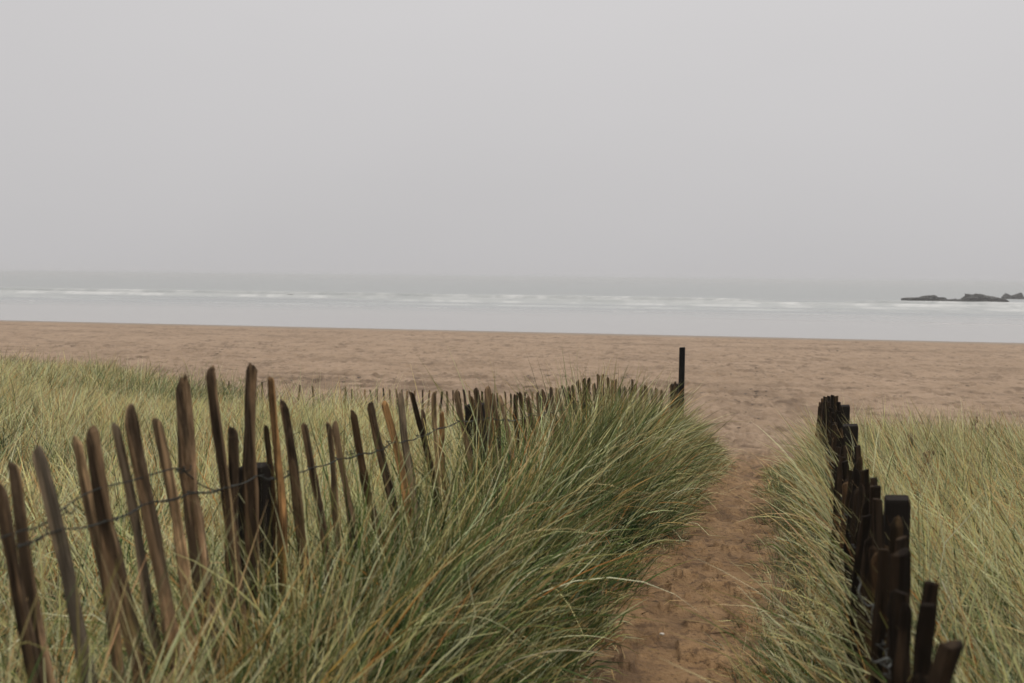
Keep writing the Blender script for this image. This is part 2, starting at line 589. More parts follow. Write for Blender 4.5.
def blade_arrays(root, az, th0, bend, L, w, col, segs, tipmix, head=None):
    n = len(root)
    t = np.linspace(0, 1, segs + 1)
    theta = th0[:, None] + bend[:, None] * (t[None, :] ** 1.25)
    # some blades are snapped or kinked part of the way up
    tk = rng.uniform(.35, .85, n)[:, None]
    kk = (np.where(rng.random(n) < .16, rng.normal(0, .75, n), 0))[:, None]
    theta = theta + kk * (t[None, :] > tk)
    theta = np.clip(theta, -1.2, 2.35)
    azs = az[:, None] + (rng.normal(0, .22, n)[:, None]) * t[None, :]
    mid = .5 * (theta[:, 1:] + theta[:, :-1])
    amid = .5 * (azs[:, 1:] + azs[:, :-1])
    dl = (L / segs)[:, None]
    dx = np.sin(mid) * np.cos(amid) * dl
    dy = np.sin(mid) * np.sin(amid) * dl
    dz = np.cos(mid) * dl
    P = np.zeros((n, segs + 1, 3))
    P[:, 1:, 0] = dx.cumsum(1)
    P[:, 1:, 1] = dy.cumsum(1)
    P[:, 1:, 2] = dz.cumsum(1)
    P += root[:, None, :]
    g = terrain(P[:, :, 0].ravel(), P[:, :, 1].ravel()).reshape(n, -1)
    P[:, 1:, 2] = np.maximum(P[:, 1:, 2], g[:, 1:] + .012 + .03 * rng.random((n, 1)))
    # width direction: sideways with a random twist
    side = np.stack([-np.sin(azs), np.cos(azs), np.zeros_like(azs)], -1)
    nrm = np.stack([np.cos(theta) * np.cos(azs), np.cos(theta) * np.sin(azs), -np.sin(theta)], -1)
    tw = rng.normal(0, .9, n)[:, None] + rng.normal(0, .5, n)[:, None] * t[None, :]
    wd = side * np.cos(tw)[..., None] + nrm * np.sin(tw)[..., None]
    prof = (.75 + .35 * np.minimum(t * 4, 1)) * (1 - t ** 2.4) + .06
    if head is not None:
        prof = .35 + head * np.exp(-((t - .86) / .11) ** 2)
    hw = .5 * w[:, None] * prof[None, :]
    A = P - wd * hw[..., None]
    B = P + wd * hw[..., None]
    V = np.stack([A, B], 2).reshape(n, -1, 3)
    k = 2 * (segs + 1)
    basei = (np.arange(n) * k)[:, None, None]
    q = np.array([[2 * i, 2 * i + 1, 2 * i + 3, 2 * i + 2] for i in range(segs)])[None]
    Q = (basei + q).reshape(-1, 4)
    tm = (tipmix[:, None] * smooth(.55, 1.0, t)[None, :])[..., None]
    C = col[:, None, :] * (1 - tm) + (np.array([.68, .46, .17]))[None, None, :] * tm
    C = np.repeat(C, 2, axis=1)
    return V.reshape(-1, 3), Q, C.reshape(-1, 3)


class Patch:
    def __init__(self):
        self.V, self.Q, self.C, self.n = [], [], [], 0

    def add(self, V, Q, C):
        self.V.append(V)
        self.Q.append(Q + self.n)
        self.C.append(C)
        self.n += len(V)

    def build(self, name, label):
        V, Q, C = np.concatenate(self.V), np.concatenate(self.Q), np.concatenate(self.C)
        me = quad_mesh(name, V, Q, M_GRASS)
        a = me.color_attributes.new('blade', 'FLOAT_COLOR', 'POINT')
        a.data.foreach_set('color', np.concatenate([C, np.ones((len(C), 1))], 1).astype(np.float32).ravel())
        o = bpy.data.objects.new(name, me)
        COL.objects.link(o)
        tag(o, label, 'grass', kind='stuff')
        print(name, len(Q), 'quads')
        return o


def tufts(patch, cx, cy, per, rad, hL, wts, lean_az, lean, splay, droop, wmin, segs, wscale=.00038, seed=3, tip=.5, clear=1.15):
    """tussocks at (cx, cy); per = blades each; blade height, lean and colour vary by tussock"""
    n = len(cx)
    hs = hL * np.exp(rng.normal(0, .24, n).clip(-.6, .17))
    tid = np.repeat(np.arange(n), per)
    m = len(tid)
    a = rng.uniform(0, 2 * np.pi, m)
    rr = rad * np.sqrt(rng.random(m))
    x = cx[tid] + rr * np.cos(a)
    y = cy[tid] + rr * np.sin(a)
    keep = np.hypot(x, y) > clear
    x, y, a, rr, tid = x[keep], y[keep], a[keep], rr[keep], tid[keep]
    m = len(x)
    z = terrain(x, y) - .02
    # direction: outward from the tussock plus the common lean
    la = lean_az[tid] if np.ndim(lean_az) else lean_az
    ln = lean[tid] if np.ndim(lean) else lean
    ox, oy = rng.normal(0, .12, n), rng.normal(0, .12, n)
    vx = splay * (rr / rad) * np.cos(a) + ln * np.cos(la) + rng.normal(0, .15, m) + ox[tid]
    vy = splay * (rr / rad) * np.sin(a) + ln * np.sin(la) + rng.normal(0, .15, m) + oy[tid]
    az = np.arctan2(vy, vx)
    th0 = np.hypot(vx, vy).clip(0, 1.2)
    L = hs[tid] * rng.uniform(.55, 1.12, m)
    dr = droop[tid] if np.ndim(droop) else droop
    bend = dr * rng.gamma(3.0, .33, m)
    dist = np.hypot(x, y)
    w = np.maximum(wmin, wscale * dist) * rng.uniform(.6, 1.25, m)
    pn = fbm(cx * .55, cy * .55, seed, 3) * 1.3 + rng.normal(0, .65, n)
    col, pick = palette(m, wts, pn[tid])
    tipmix = tip * rng.random(m) * (pick < 3)
    patch.add(*blade_arrays(np.stack([x, y, z], 1), az, th0, bend, L, w, col, segs, tipmix))


def scatter(n, xf, test):
    """n candidate points from xf(n) -> x, y filtered by test"""
    x, y = xf(n)
    k = test(x, y)
    return x[k], y[k]


def left_line(Y):
    return LA + LB * Y


def right_line(Y):
    return RA + RB * Y


def build_grass():
    # ---- A: dune behind the left fence
    P = Patch()

    def cone(lo, hi, y0, y1, pw):
        def f(n):
            y = y0 + (y1 - y0) * rng.random(n) ** pw
            return rng.uniform(lo, hi, n) * (y + 1.0), y
        return f

    def in_a(x, y):
        e = y_edge(x) + 1.1 * fbm(x * .5, y * .5, 44, 3) * -1
        return (x < left_line(y) - .05) & (y < e) & (x > -.74 * (y + 1.6))
    for (y0, y1, n, per, segs, wts) in ((1.2, 6, 1100, 24, 5, (.07, .06, .29, .52, .06)),
                                        (6, 13, 2300, 20, 4, (.07, .06, .30, .52, .05)),
                                        (13, 27, 4600, 18, 4, (.12, .06, .32, .46, .04))):
        x, y = scatter(n, cone(-.78, .25, y0, y1, .75), in_a)
        hh = np.interp(y, [1, 4, 7, 14, 20, 27], [.60, .56, .50, .50, .56, .60]) * (1 + .38 * fbm(x * .5, y * .5, 15, 2)) * (1 - .50 * smooth(-7.5, -4.5, x) * smooth(11, 14.5, y))
        laz = RAD(35) + .7 * fbm(x * .3, y * .3, 81, 2)
        tufts(P, x, y, per, .16, hh, wts, laz, .12, .34, .60, .0055, segs, seed=7, wscale=.00050)
    # greener tussocks standing on the far edge
    tx = np.concatenate([rng.normal(cx_, .55, 26) for cx_ in (-12.2, -10.6, -8.9, -7.6, -5.3, -4.6, -2.6)])
    ty = np.concatenate([rng.normal(cy_, .45, 26) for cy_ in (23.3, 22.4, 20.5, 18.3, 15.0, 16.0, 15.2)])
    k = in_a(tx, ty)
    tufts(P, tx[k], ty[k], 26, .15, np.full(k.sum(), .72), (.36, .20, .28, .14, .02), 0.6, .14, .38, .75, .0035, 4, seed=9)
    P.build('marram_grass', 'pale straw and green marram grass covering the dune behind the left paling fence')

    # ---- B: tall tussocks between the left fence and the path
    P = Patch()

    def in_b(x, y):
        s = x - np.interp(y, PY, PX)
        w = np.interp(y, PY, PW)
        end = 14.6 + .5 * fbm(x * 2, y * 0, 2, 2)
        return (x > left_line(y) + .02) & (s < -w - .16 + .12 * fbm(x * 1.5, y * 1.5, 27, 2)) & (y < end)

    def band(y0, y1, lo, hi):
        def f(n):
            y = rng.uniform(y0, y1, n)
            return left_line(y) + rng.uniform(lo, hi, n), y
        return f
    for (y0, y1, n, per, segs) in ((1.0, 4.2, 390, 32, 8), (4.2, 9, 320, 36, 7), (9, 15, 340, 32, 6)):
        x, y = scatter(n, band(y0, y1, 0, 1.0), in_b)
        kk = np.hypot(x, y) > 1.75
        x, y = x[kk], y[kk]
        s = np.interp(y, PY, PX) - np.interp(y, PY, PW) - x       # distance in from the path edge
        hh = np.interp(y, [1, 2, 3.2, 5, 7, 11, 14], [.80, .88, .96, .96, .90, .66, .44]) * np.where(y < 5.2, np.interp(s, [.1, .32, .58], [.22, .45, 1.0]), np.interp(s, [.1, .3, .65], [.42, .66, 1.0]))
        hh = hh * (1 + .16 * fbm(x * 1.1, y * 1.1, 19, 2))
        ln = np.interp(s, [0, .35, .8], [.20, .13, .05])
        dr = np.interp(s, [0, .4, .9], [1.0, .80, .60])
        tufts(P, x, y, per, .12, hh, (.38, .24, .15, .19, .04) if y0 < 4 else (.41, .27, .13, .15, .04), RAD(-8) + .9 * fbm(x, y, 4, 2), ln, .42, dr * .85, .0062, segs, seed=13, tip=.42)
    x, y = scatter(900, band(1.2, 13.5, 0, 1.0), in_b)
    tufts(P, x, y, 9, .12, np.full(len(x), .26), (.08, .60, .0, .04, .28), RAD(0), .1, .8, .8, .005, 4, seed=21, tip=0)  # short low thatch, coloured dark to paint shade into gaps under the tussocks
    # dead, bowed blades hanging out over the path
    x, y = scatter(150, band(5.5, 13.0, .2, .75), in_b)
    tufts(P, x, y, 8, .14, np.full(len(x), .55), (.10, .10, .14, .48, .18), RAD(-12) + rng.normal(0, .5, len(x)), .34, .3, 1.2, .0056, 8, seed=14)
    # low mat of green along the foot of the bank
    def in_mat(x, y):
        s = np.abs(x - np.interp(y, PY, PX)) - np.interp(y, PY, PW) + .12 * fbm(x * 2.6, y * 2.6, 51, 2)
        return (s > .0) & (s < .5) & (x > left_line(y)) & (x < right_line(y))
    x, y = scatter(1900, band(2.3, 14, .2, 1.5), lambda a, b: in_mat(a, b) & (a < np.interp(b, PY, PX)))
    tufts(P, x, y, 14, .09, np.full(len(x), .15), (.34, .34, .08, .14, .10), RAD(0), .1, .7, .7, .0026, 4, seed=15, tip=.3)
    P.build('marram_grass', 'tall bowed green marram tussocks between the left paling fence and the path')

    # ---- C: strip between the path and the right fence
    P = Patch()

    def in_c(x, y):
        s = x - np.interp(y, PY, PX)
        w = np.interp(y, PY, PW)
        return (x < right_line(y) + .0) & (s > w + np.interp(y, [3, 7, 10, 13], [.20, .26, .34, .40]) + .08 * fbm(x * 1.5, y * 1.5, 28, 2)) & (y < 12.6)

    def band_r(y0, y1, lo, hi):
        def f(n):
            y = rng.uniform(y0, y1, n)
            return right_line(y) - rng.uniform(lo, hi, n), y
        return f
    for (y0, y1, n, per, segs) in ((1.6, 4.5, 240, 22, 8), (4.5, 9, 260, 24, 7), (9, 12.4, 190, 26, 6)):
        x, y = scatter(n, band_r(y0, y1, 0, .75), in_c)
        hh = np.interp(y, [1.5, 2.5, 4, 6, 9, 12], [.26, .32, .40, .48, .54, .50]) * (1 + .18 * fbm(x * 1.1, y * 1.1, 20, 2)) * np.interp(right_line(y) - x, [0, .16, .5], [.28, .42, .92])
        tufts(P, x, y, per, .12, hh, (.32, .25, .14, .21, .08), RAD(195) + .5 * fbm(x, y, 5, 2), .20, .40, .8, .0058, segs, seed=17, tip=.6)
    x, y = scatter(1500, band_r(2.0, 12.5, .1, 1.2), lambda a, b: in_mat(a, b) & (a > np.interp(b, PY, PX)))
    tufts(P, x, y, 14, .09, np.full(len(x), .15), (.32, .32, .08, .18, .10), RAD(180), .15, .7, .7, .0026, 4, seed=18, tip=.3)
    y = rng.uniform(2.6, 14, 240)
    side_ = np.where(rng.random(240) < .5, -1, 1)
    x = np.interp(y, PY, PX) + side_ * np.interp(y, PY, PW) * np.sqrt(rng.random(240)) * 1.1
    m = len(x)
    colr = np.where(rng.random((m, 1)) < .25, np.array([[.05, .03, .015]]), np.array([[.38, .26, .12]])) * rng.uniform(.6, 1.2, (m, 1))
    P.add(*blade_arrays(np.stack([x, y, terrain(x, y) + .012], 1), rng.uniform(0, 6.28, m), rng.uniform(1.45, 1.62, m), rng.normal(0, .15, m),
                        rng.uniform(.03, .16, m), rng.uniform(.003, .007, m), colr, 4, np.zeros(m)))
    P.build('marram_grass', 'drooping green and straw marram strip between the path and the right paling fence')

    # ---- D: wind-combed dune beyond the right fence
    P = Patch()

    def in_d(x, y):
        e = y_edge(x) - .9 * fbm(x * .6, y * .6, 45, 3)
        return (x > right_line(y) + .10) & (y < e) & (x < .80 * (y + 1.2))
    for (y0, y1, n, per, segs) in ((1.3, 4.5, 420, 26, 7), (4.5, 9, 1000, 22, 5), (9, 15.5, 1600, 18, 4)):
        def f(nn, y0=y0, y1=y1):
            y = y0 + (y1 - y0) * rng.random(nn) ** .8
            return right_line(y) + rng.random(nn) * (.80 * (y + 1.2) - right_line(y)), y
        x, y = scatter(n, f, in_d)
        hh = np.interp(y, [1.3, 3, 6, 12, 15], [.62, .70, .72, .66, .58]) * (1 + .16 * fbm(x * .6, y * .6, 23, 2))
        laz = RAD(172) + .35 * fbm(x * .4, y * .4, 84, 2)
        lean = np.interp(y, [2, 6, 11, 14], [.38, .34, .20, .10])
        tufts(P, x, y, per, .16, hh, (.10, .07, .35, .43, .05), laz, lean, .30, .50, .0056, segs, seed=19, tip=.5, wscale=.00050)
    P.build('marram_grass', 'grey green windswept marram grass on the dune beyond the right paling fence')

    # ---- flowering stalks above the leaves
    P = Patch()
    for (f, test, n, az0, hgt) in ((cone(-.7, -.28, 9, 24, .8), in_a, 110, .6, .68),
                                   (band(2.5, 14, .1, 1.0), in_b, 0, -.1, .72),
                                   (lambda nn: (rng.uniform(1.5, 11, nn), rng.uniform(4, 14, nn)), in_d, 240, 2.9, .70)):
        x, y = scatter(n, f, test)
        far_ = np.hypot(x, y) > 5.5
        x, y = x[far_], y[far_]
        m = len(x)
        if m == 0:
            continue
        col = np.array([.42, .33, .19])[None] * rng.uniform(.6, 1.15, (m, 1))
        dist = np.hypot(x, y)
        V, Q, C = blade_arrays(np.stack([x, y, terrain(x, y)], 1), az0 + rng.normal(0, .8, m), rng.uniform(.02, .25, m),
                               rng.gamma(2, .12, m), hgt * rng.uniform(.75, 1.1, m), np.maximum(.004, .00042 * dist), col, 8, np.zeros(m), head=1.5)
        P.add(V, Q, C)
    P.build('flowering_grass', 'thin straw coloured marram flower stalks standing above the leaves on the dunes')


# ------------------------------------------------------------------ timber
def picket_mesh(base, top, w, mat, parent, color, flat=False, seed=0):
    """one cleft paling from base to top (world points); uneven section, slight bow, worn tip"""
    rr = random.Random(seed)
    base, top = Vector(base), Vector(top)
    ax = top - base
    L = ax.length
    k = 8
    d = w * rr.uniform(.5, .72)
    prof = []
    for i in range(k):
        a = 2 * math.pi * i / k
        q = rr.uniform(.82, 1.12)
        sx, sy = math.cos(a), math.sin(a)
        e = .75
        prof.append((math.copysign(abs(sx) ** e, sx) * w / 2 * q, math.copysign(abs(sy) ** e, sy) * d / 2 * q))
    rings = [0, .1, .2, .3, .38, .46, .54, .6, .66, .72, .78, .83, .88, .93]
    tipl = min(.05, w * rr.uniform(.5, 1.2)) if not flat else .008
    zs = [t * (L - tipl) for t in rings] + [L - tipl]
    tipst = [.35, .7, .92, 1.0] if not flat else [.6, 1.0]
    tipsc = [rr.uniform(.86, .97), rr.uniform(.62, .8), rr.uniform(.36, .5), .16] if not flat else [.97, .86]
    skx, sky = rr.uniform(-.25, .25) * w * (.15 if flat else 1), rr.uniform(-.15, .15) * w * (.15 if flat else 1)
    bowx, bowy = rr.gauss(0, .016), rr.gauss(0, .014)
    ph = rr.uniform(0, 6)
    verts, faces = [], []
    rot = rr.uniform(-.5, .5)
    cr, sr = math.cos(rot), math.sin(rot)
    allr = [(z, 1.10 - .22 * z / L, 0) for z in zs] + [(L - tipl + tipl * t, .9 * s, t) for t, s in zip(tipst, tipsc)]
    wob = [rr.uniform(.85, 1.15) for _ in range(14)]
    wob[12], wob[13] = min(wob[12], 1.0), min(wob[13], .94)
    for (z, s, tt) in allr:
        u = z / L
        bx = bowx * math.sin(math.pi * u) + .0045 * math.sin(ph + 11 * u) + skx * tt * tt
        by = bowy * math.sin(math.pi * u) + .003 * math.cos(ph + 7 * u) + sky * tt * tt
        for i, (x, y) in enumerate(prof):
            jit = (1 + .06 * math.sin(ph + i * 2.1 + 13 * u) + rr.uniform(-.085, .085)) * wob[min(int(u * 14), 13)]
            x2, y2 = x * s * jit, y * s * jit
            slant = skx * x / w * 9 if flat else 1.3 * skx * x / w + rr.uniform(-.003, .003)
            verts.append((x2 * cr - y2 * sr + bx, x2 * sr + y2 * cr + by, z + (slant if tt >= 1 else 0)))
    for j in range(len(allr) - 1):
        for i in range(k):
            a, b = j * k + i, j * k + (i + 1) % k
            faces.append((a, b, b + k, a + k))
    faces.append(tuple((len(allr) - 1) * k + i for i in range(k)))
    faces.append(tuple(reversed(range(k))))
    o = mesh_obj('picket', verts, faces, mat, parent, smooth=False)
    q = Vector((0, 0, 1)).rotation_difference(ax)
    o.rotation_mode = 'QUATERNION'
    o.rotation_quaternion = q
    o.location = base - (parent.location if parent else Vector())
    o.color = (*color, 1)
    return o


def post_mesh(name, base, h, w, parent, color, mat, yaw=0.0, cap=True, tilt=(0, 0)):
    """square sawn post, chamfered edges, slightly uneven top"""
    c = w * .09
    half = w / 2
    ring = [(half, -half + c), (half, half - c), (half - c, half), (-half + c, half), (-half, half - c), (-half, -half + c), (-half + c, -half), (half - c, -half)]
    verts, faces = [], []
    lv = [(0, 1, 0), (h * .3, 1.0, 0), (h * .6, .995, 0), (h - .012, .99, 0), (h, .93, 1)]
    for z, s, t in lv:
        for i, (x, y) in enumerate(ring):
            verts.append((x * s + tilt[0] * z, y * s + tilt[1] * z, z + (.06 * x + .04 * y) * t))
    for j in range(len(lv) - 1):
        for i in range(8):
            a, b = j * 8 + i, j * 8 + (i + 1) % 8
            faces.append((a, b, b + 8, a + 8))
    faces.append(tuple(range((len(lv) - 1) * 8, len(lv) * 8)))
    faces.append(tuple(reversed(range(8))))
    o = mesh_obj(name, verts, faces, mat, parent, smooth=False)
    o.location = Vector(base) - (parent.location if parent else Vector())
    o.rotation_euler = (0, 0, yaw)
    o.color = (*color, 1)
    return o


def tube(name, pts, rad, mat, parent, k=5):
    """round wire through pts (world), one or several strands"""
    strands = pts if isinstance(pts[0], list) else [pts]
    off = parent.location if parent else Vector()
    V, Fc = [], []
    for st in strands:
        b = len(V)
        n = len(st)
        for i, p in enumerate(st):
            t = (Vector(st[min(i + 1, n - 1)]) - Vector(st[max(i - 1, 0)]))
            if t.length < 1e-6:
                t = Vector((0, 1, 0))
            t.normalize()
            s = t.cross(Vector((0, 0, 1)))
            if s.length < .1:
                s = t.cross(Vector((1, 0, 0)))
            s.normalize()
            u = s.cross(t)
            for j in range(k):
                a = 2 * math.pi * j / k
                V.append(Vector(p) + s * (rad * math.cos(a)) + u * (rad * math.sin(a)) - off)
        for i in range(n - 1):
            for j in range(k):
                a, c = b + i * k + j, b + i * k + (j + 1) % k
                Fc.append((a, c, c + k, a + k))
    return mesh_obj(name, V, Fc, mat, parent)


def catmull(pts, sub=6):
    out = []
    n = len(pts)
    for i in range(n - 1):
        p0, p1, p2, p3 = (Vector(pts[max(i - 1, 0)]), Vector(pts[i]), Vector(pts[i + 1]), Vector(pts[min(i + 2, n - 1)]))
        for k in range(sub):
            t = k / sub
            out.append(.5 * ((2 * p1) + (p2 - p0) * t + (2 * p0 - 5 * p1 + 4 * p2 - p3) * t * t + (3 * p1 - p0 - 3 * p2 + p3) * t ** 3))
    out.append(Vector(pts[-1]))
    return out


def woven_wire(name, places, across, gap, rad, mat, parent):
    """two strands passing either side of each paling and twisted together between palings"""
    A, B = [], []
    for i, p in enumerate(places):
        p = Vector(p)
        A.append(p + across * gap)
        B.append(p - across * gap)
        if i < len(places) - 1:
            q = Vector(places[i + 1])
            span = (q - p).length
            nt = max(2, int(span / .022))
            for k in range(1, nt):
                t = k / nt
                m = p.lerp(q, t) + Vector((0, 0, -.010 * math.sin(math.pi * t)))
                ph = math.pi * 2 * round(span / .05) * t
                A.append(m + across * (.0035 * math.cos(ph)) + Vector((0, 0, .0035 * math.sin(ph))))
                B.append(m - across * (.0035 * math.cos(ph)) - Vector((0, 0, .0035 * math.sin(ph))))
    return tube(name, [A, B], rad, mat, parent)


DARK = (.026, .017, .010)
BROWN = (.056, .039, .025)
MID = (.082, .058, .038)
GREY = (.085, .069, .051)
TAN = (.125, .088, .054)
ORANGE = (.140, .082, .038)
BLACK = (.014, .011, .009)


def shade(c, r):
    k = r.uniform(.82, 1.18)
    return tuple(x * k for x in c)


def lean_picket(px, py, qx, qy, w_px, color, a, b, parent, seed, back=0.0, flat=False, Y=None):
    """paling whose tip shows at (px,py) and which passes (qx,qy) lower down; stands on the line X = a+b*Y"""
    T = at_line(px, py, a - back, b) if Y is None else at_y(px, py, Y)
    Q = at_y(qx, qy, T.y)
    dirv = (Q - T)
    dirv.normalize()
    g = float(terrain(T.x, T.y))
    for _ in range(3):
        B = T + dirv * ((g - .12 - T.z) / dirv.z)
        g = float(terrain(B.x, B.y))
    r = random.Random(seed)
    B = B + Vector((0, r.uniform(-.05, .05), 0))
    w = (1.04 if b < .288 else (1.25 if T.y < 2.5 else 1.08 if T.y < 6 else .95)) * w_px * T.y / F
    return picket_mesh(B, T, w, M_WOOD, parent, shade(color, r), flat, seed), T, B


def build_left_fence():
    root = empty('paling_fence', (LA + LB * 5, 5, float(terrain(LA + LB * 5, 5))))
    tag(root, 'long weathered chestnut paling fence of leaning pickets and wire left of the path', 'fence')
    cat = [  # tip x, tip y, lower x, lower y, width px, colour, set back
        (0, 482, 38, 683, 17, BROWN, 0), (12, 461, 47, 683, 14, MID, .05), (36, 447, 88, 662, 16, GREY, 0),
        (77, 436, 100, 600, 12, TAN, .06), (90, 426, 119, 566, 17, BROWN, 0), (116, 423, 130, 496, 10, GREY, .04),
        (130, 404, 152, 540, 16, MID, 0), (157, 418, 173, 525, 12, TAN, .04), (180, 376, 204, 572, 18, MID, 0),
        (211, 366, 227, 470, 12.5, BROWN, 0), (232, 427, 238, 569, 14, BROWN, .03), (247, 426, 251, 520, 8, DARK, .08),
        (253, 364, 261, 537, 13, BROWN, 0), (267, 425, 270, 520, 7, DARK, .07), (272, 377, 279, 524, 9, ORANGE, 0),
        (283, 400, 299, 524, 10, BROWN, 0), (305, 423, 320, 517, 8, BROWN, 0), (328, 422, 336, 500, 8, TAN, .05),
        (335.5, 421, 346, 510, 8, MID, 0), (352, 410, 373, 505, 8.5, DARK, 0), (370.5, 402, 390, 505, 8.5, BROWN, 0),
        (384, 401, 399, 475, 8.5, ORANGE, 0), (400, 392, 406, 435, 7, GREY, 0), (412, 391, 418, 422, 7, DARK, 0),
        (423, 409, 428, 450, 5, MID, .05), (434, 392, 436, 430, 6, TAN, 0), (441, 412, 446, 460, 6, ORANGE, .03),
        (456, 390, 467, 475, 6.5, TAN, 0), (471, 396, 473, 430, 5, DARK, .08), (476, 388, 478, 425, 7, BROWN, 0),
        (486.5, 386, 493, 455, 8.5, MID, 0), (493.5, 393, 500, 450, 6, BROWN, .04), (500, 395, 507, 425, 5, MID, 0),
        (515, 394, 518, 430, 4.6, DARK, 0), (520, 392, 527, 447, 5.2, DARK, 0), (528, 396, 535, 445, 6, BROWN, 0),
        (537, 392, 541, 416, 4.6, MID, 0), (542.5, 389, 546, 415, 4.6, BROWN, 0), (551, 387, 554, 405, 4.6, MID, 0),
        (557, 387.5, 561, 408, 4.4, MID, 0), (563, 385, 567, 402, 4.4, GREY, 0), (568, 386, 571, 402, 4, MID, 0),
        (573, 385, 574, 400, 4, MID, 0), (578, 380, 579, 398, 4.4, BROWN, 0), (583.5, 378, 585, 400, 4.6, DARK, 0),
        (588.5, 377, 587, 398, 4.6, BROWN, 0), (594, 383, 595, 400, 4, MID, .04), (598, 374, 599, 395, 4.2, MID, 0),
        (602.5, 374, 603, 395, 4.2, BROWN, 0), (607.5, 377, 607, 397, 4.2, BROWN, 0), (611.5, 379, 612, 397, 4.4, TAN, 0),
        (615.5, 379, 616, 397, 4, TAN, 0), (620, 386, 621, 400, 3.8, MID, 0), (624.5, 386, 625, 400, 3.8, GREY, 0),
        (629, 387, 630, 400, 3.6, BROWN, 0), (632, 379, 632, 395, 2.8, DARK, 0), (636, 383.5, 636, 400, 3.8, BROWN, 0),
        (641, 384.5, 641, 400, 3.8, MID, 0), (646, 385, 646, 402, 4, DARK, 0), (651, 387, 652, 402, 3.6, GREY, 0),
        (656.5, 387.5, 656, 402, 3.6, BROWN, 0), (661.5, 389.5, 662, 402, 3.2, BROWN, 0),
    ]
    tops = []
    for i, (x, y, qx, qy, w, c, bk) in enumerate(cat):
        o, T, B = lean_picket(x, y, qx, qy, w, c, LA, LB, root, 100 + i, bk)
        if bk == 0:
            tops.append((T, B))
    for i, (x, y, bk) in enumerate(((671.5, 383.5, 0), (674.5, 381.5, 0), (677.5, 384, 0))):
        lean_picket(x, y, x + 1.4, y + 40, 4, DARK, LA, LB, root, 190 + i, Y=13.7 + .12 * i)
    # a few more palings towards the camera, beyond the picture's edge
    r = random.Random(4)
    for i in range(5):
        Y = 2.05 - .11 * i
        X = LA + LB * Y
        g = float(terrain(X, Y))
        picket_mesh((X + .05, Y, g - .1), (X - r.uniform(0, .12), Y, g + r.uniform(1.0, 1.15)), .042, M_WOOD, root, shade(r.choice([BROWN, MID, GREY]), r), False, 300 + i)
    nrm = Vector((1, -LB, 0)).normalized()      # towards the path
    yaw = -math.atan(LB)
    for px, py, Y, w in ((256, 465, 3.36, .096), (476.5, 404, 5.66, .108), (575, 402, 8.17, .10), (622, 402, 10.4, .10), (651, 404, 12.4, .10), (675.5, 384, 13.9, .085)):
        T = at_y(px, py, Y)
        g = float(terrain(T.x, T.y))
        post_mesh('post', (T.x, T.y, g - .15), T.z - g + .15, w, root, BLACK, M_TAR, yaw)
    tops.sort(key=lambda t: t[0].y)
    up, lo = [], []
    r = random.Random(8)
    for T, B in tops:
        g = float(terrain(B.x, B.y))
        zw = np.interp(T.y, [2.0, 2.4, 2.8, 3.3, 4.0, 5.1, 6, 8, 10.5, 12.5], [CAMZ - .59, CAMZ - .60, CAMZ - .605, CAMZ - .67, CAMZ - .70, CAMZ - .73, CAMZ - .86, CAMZ - 1.02, CAMZ - 1.38, CAMZ - 1.6]) + r.uniform(-.012, .012)
        for lst, z in ((up, zw), (lo, g + .28)):
            f = (T.z - z) / (T.z - B.z)
            lst.append(T.lerp(B, f))
    for lst in (up, lo):
        woven_wire('wire', lst, nrm, .021, .0021, M_WIRE, root)
    loose = [at_line(x, y, LA + .03, LB) for x, y in ((0, 538), (20, 531), (38, 527), (52, 518), (72, 502), (92, 491), (112, 485), (134, 480), (160, 472), (178, 468.5), (190, 476), (201, 485), (214, 490))]
    o = tube('loose_wire', catmull(loose, 6), .0022, M_WIRE, root)
    o['label'] = 'slack strand of wire sagging above the main wire'
    for (x, y) in ((58, 512), (178, 470), (218, 491), (347, 453)):
        p = at_line(x, y, LA + .028, LB)
        pts = [p + Vector((.006 * math.cos(a * 1.0) + .0016 * a, .004 * a - .02, .008 * math.sin(a))) for a in [k * .6 for k in range(24)]]
        tube('wire_tie', pts, .0018, M_WIRE, root)


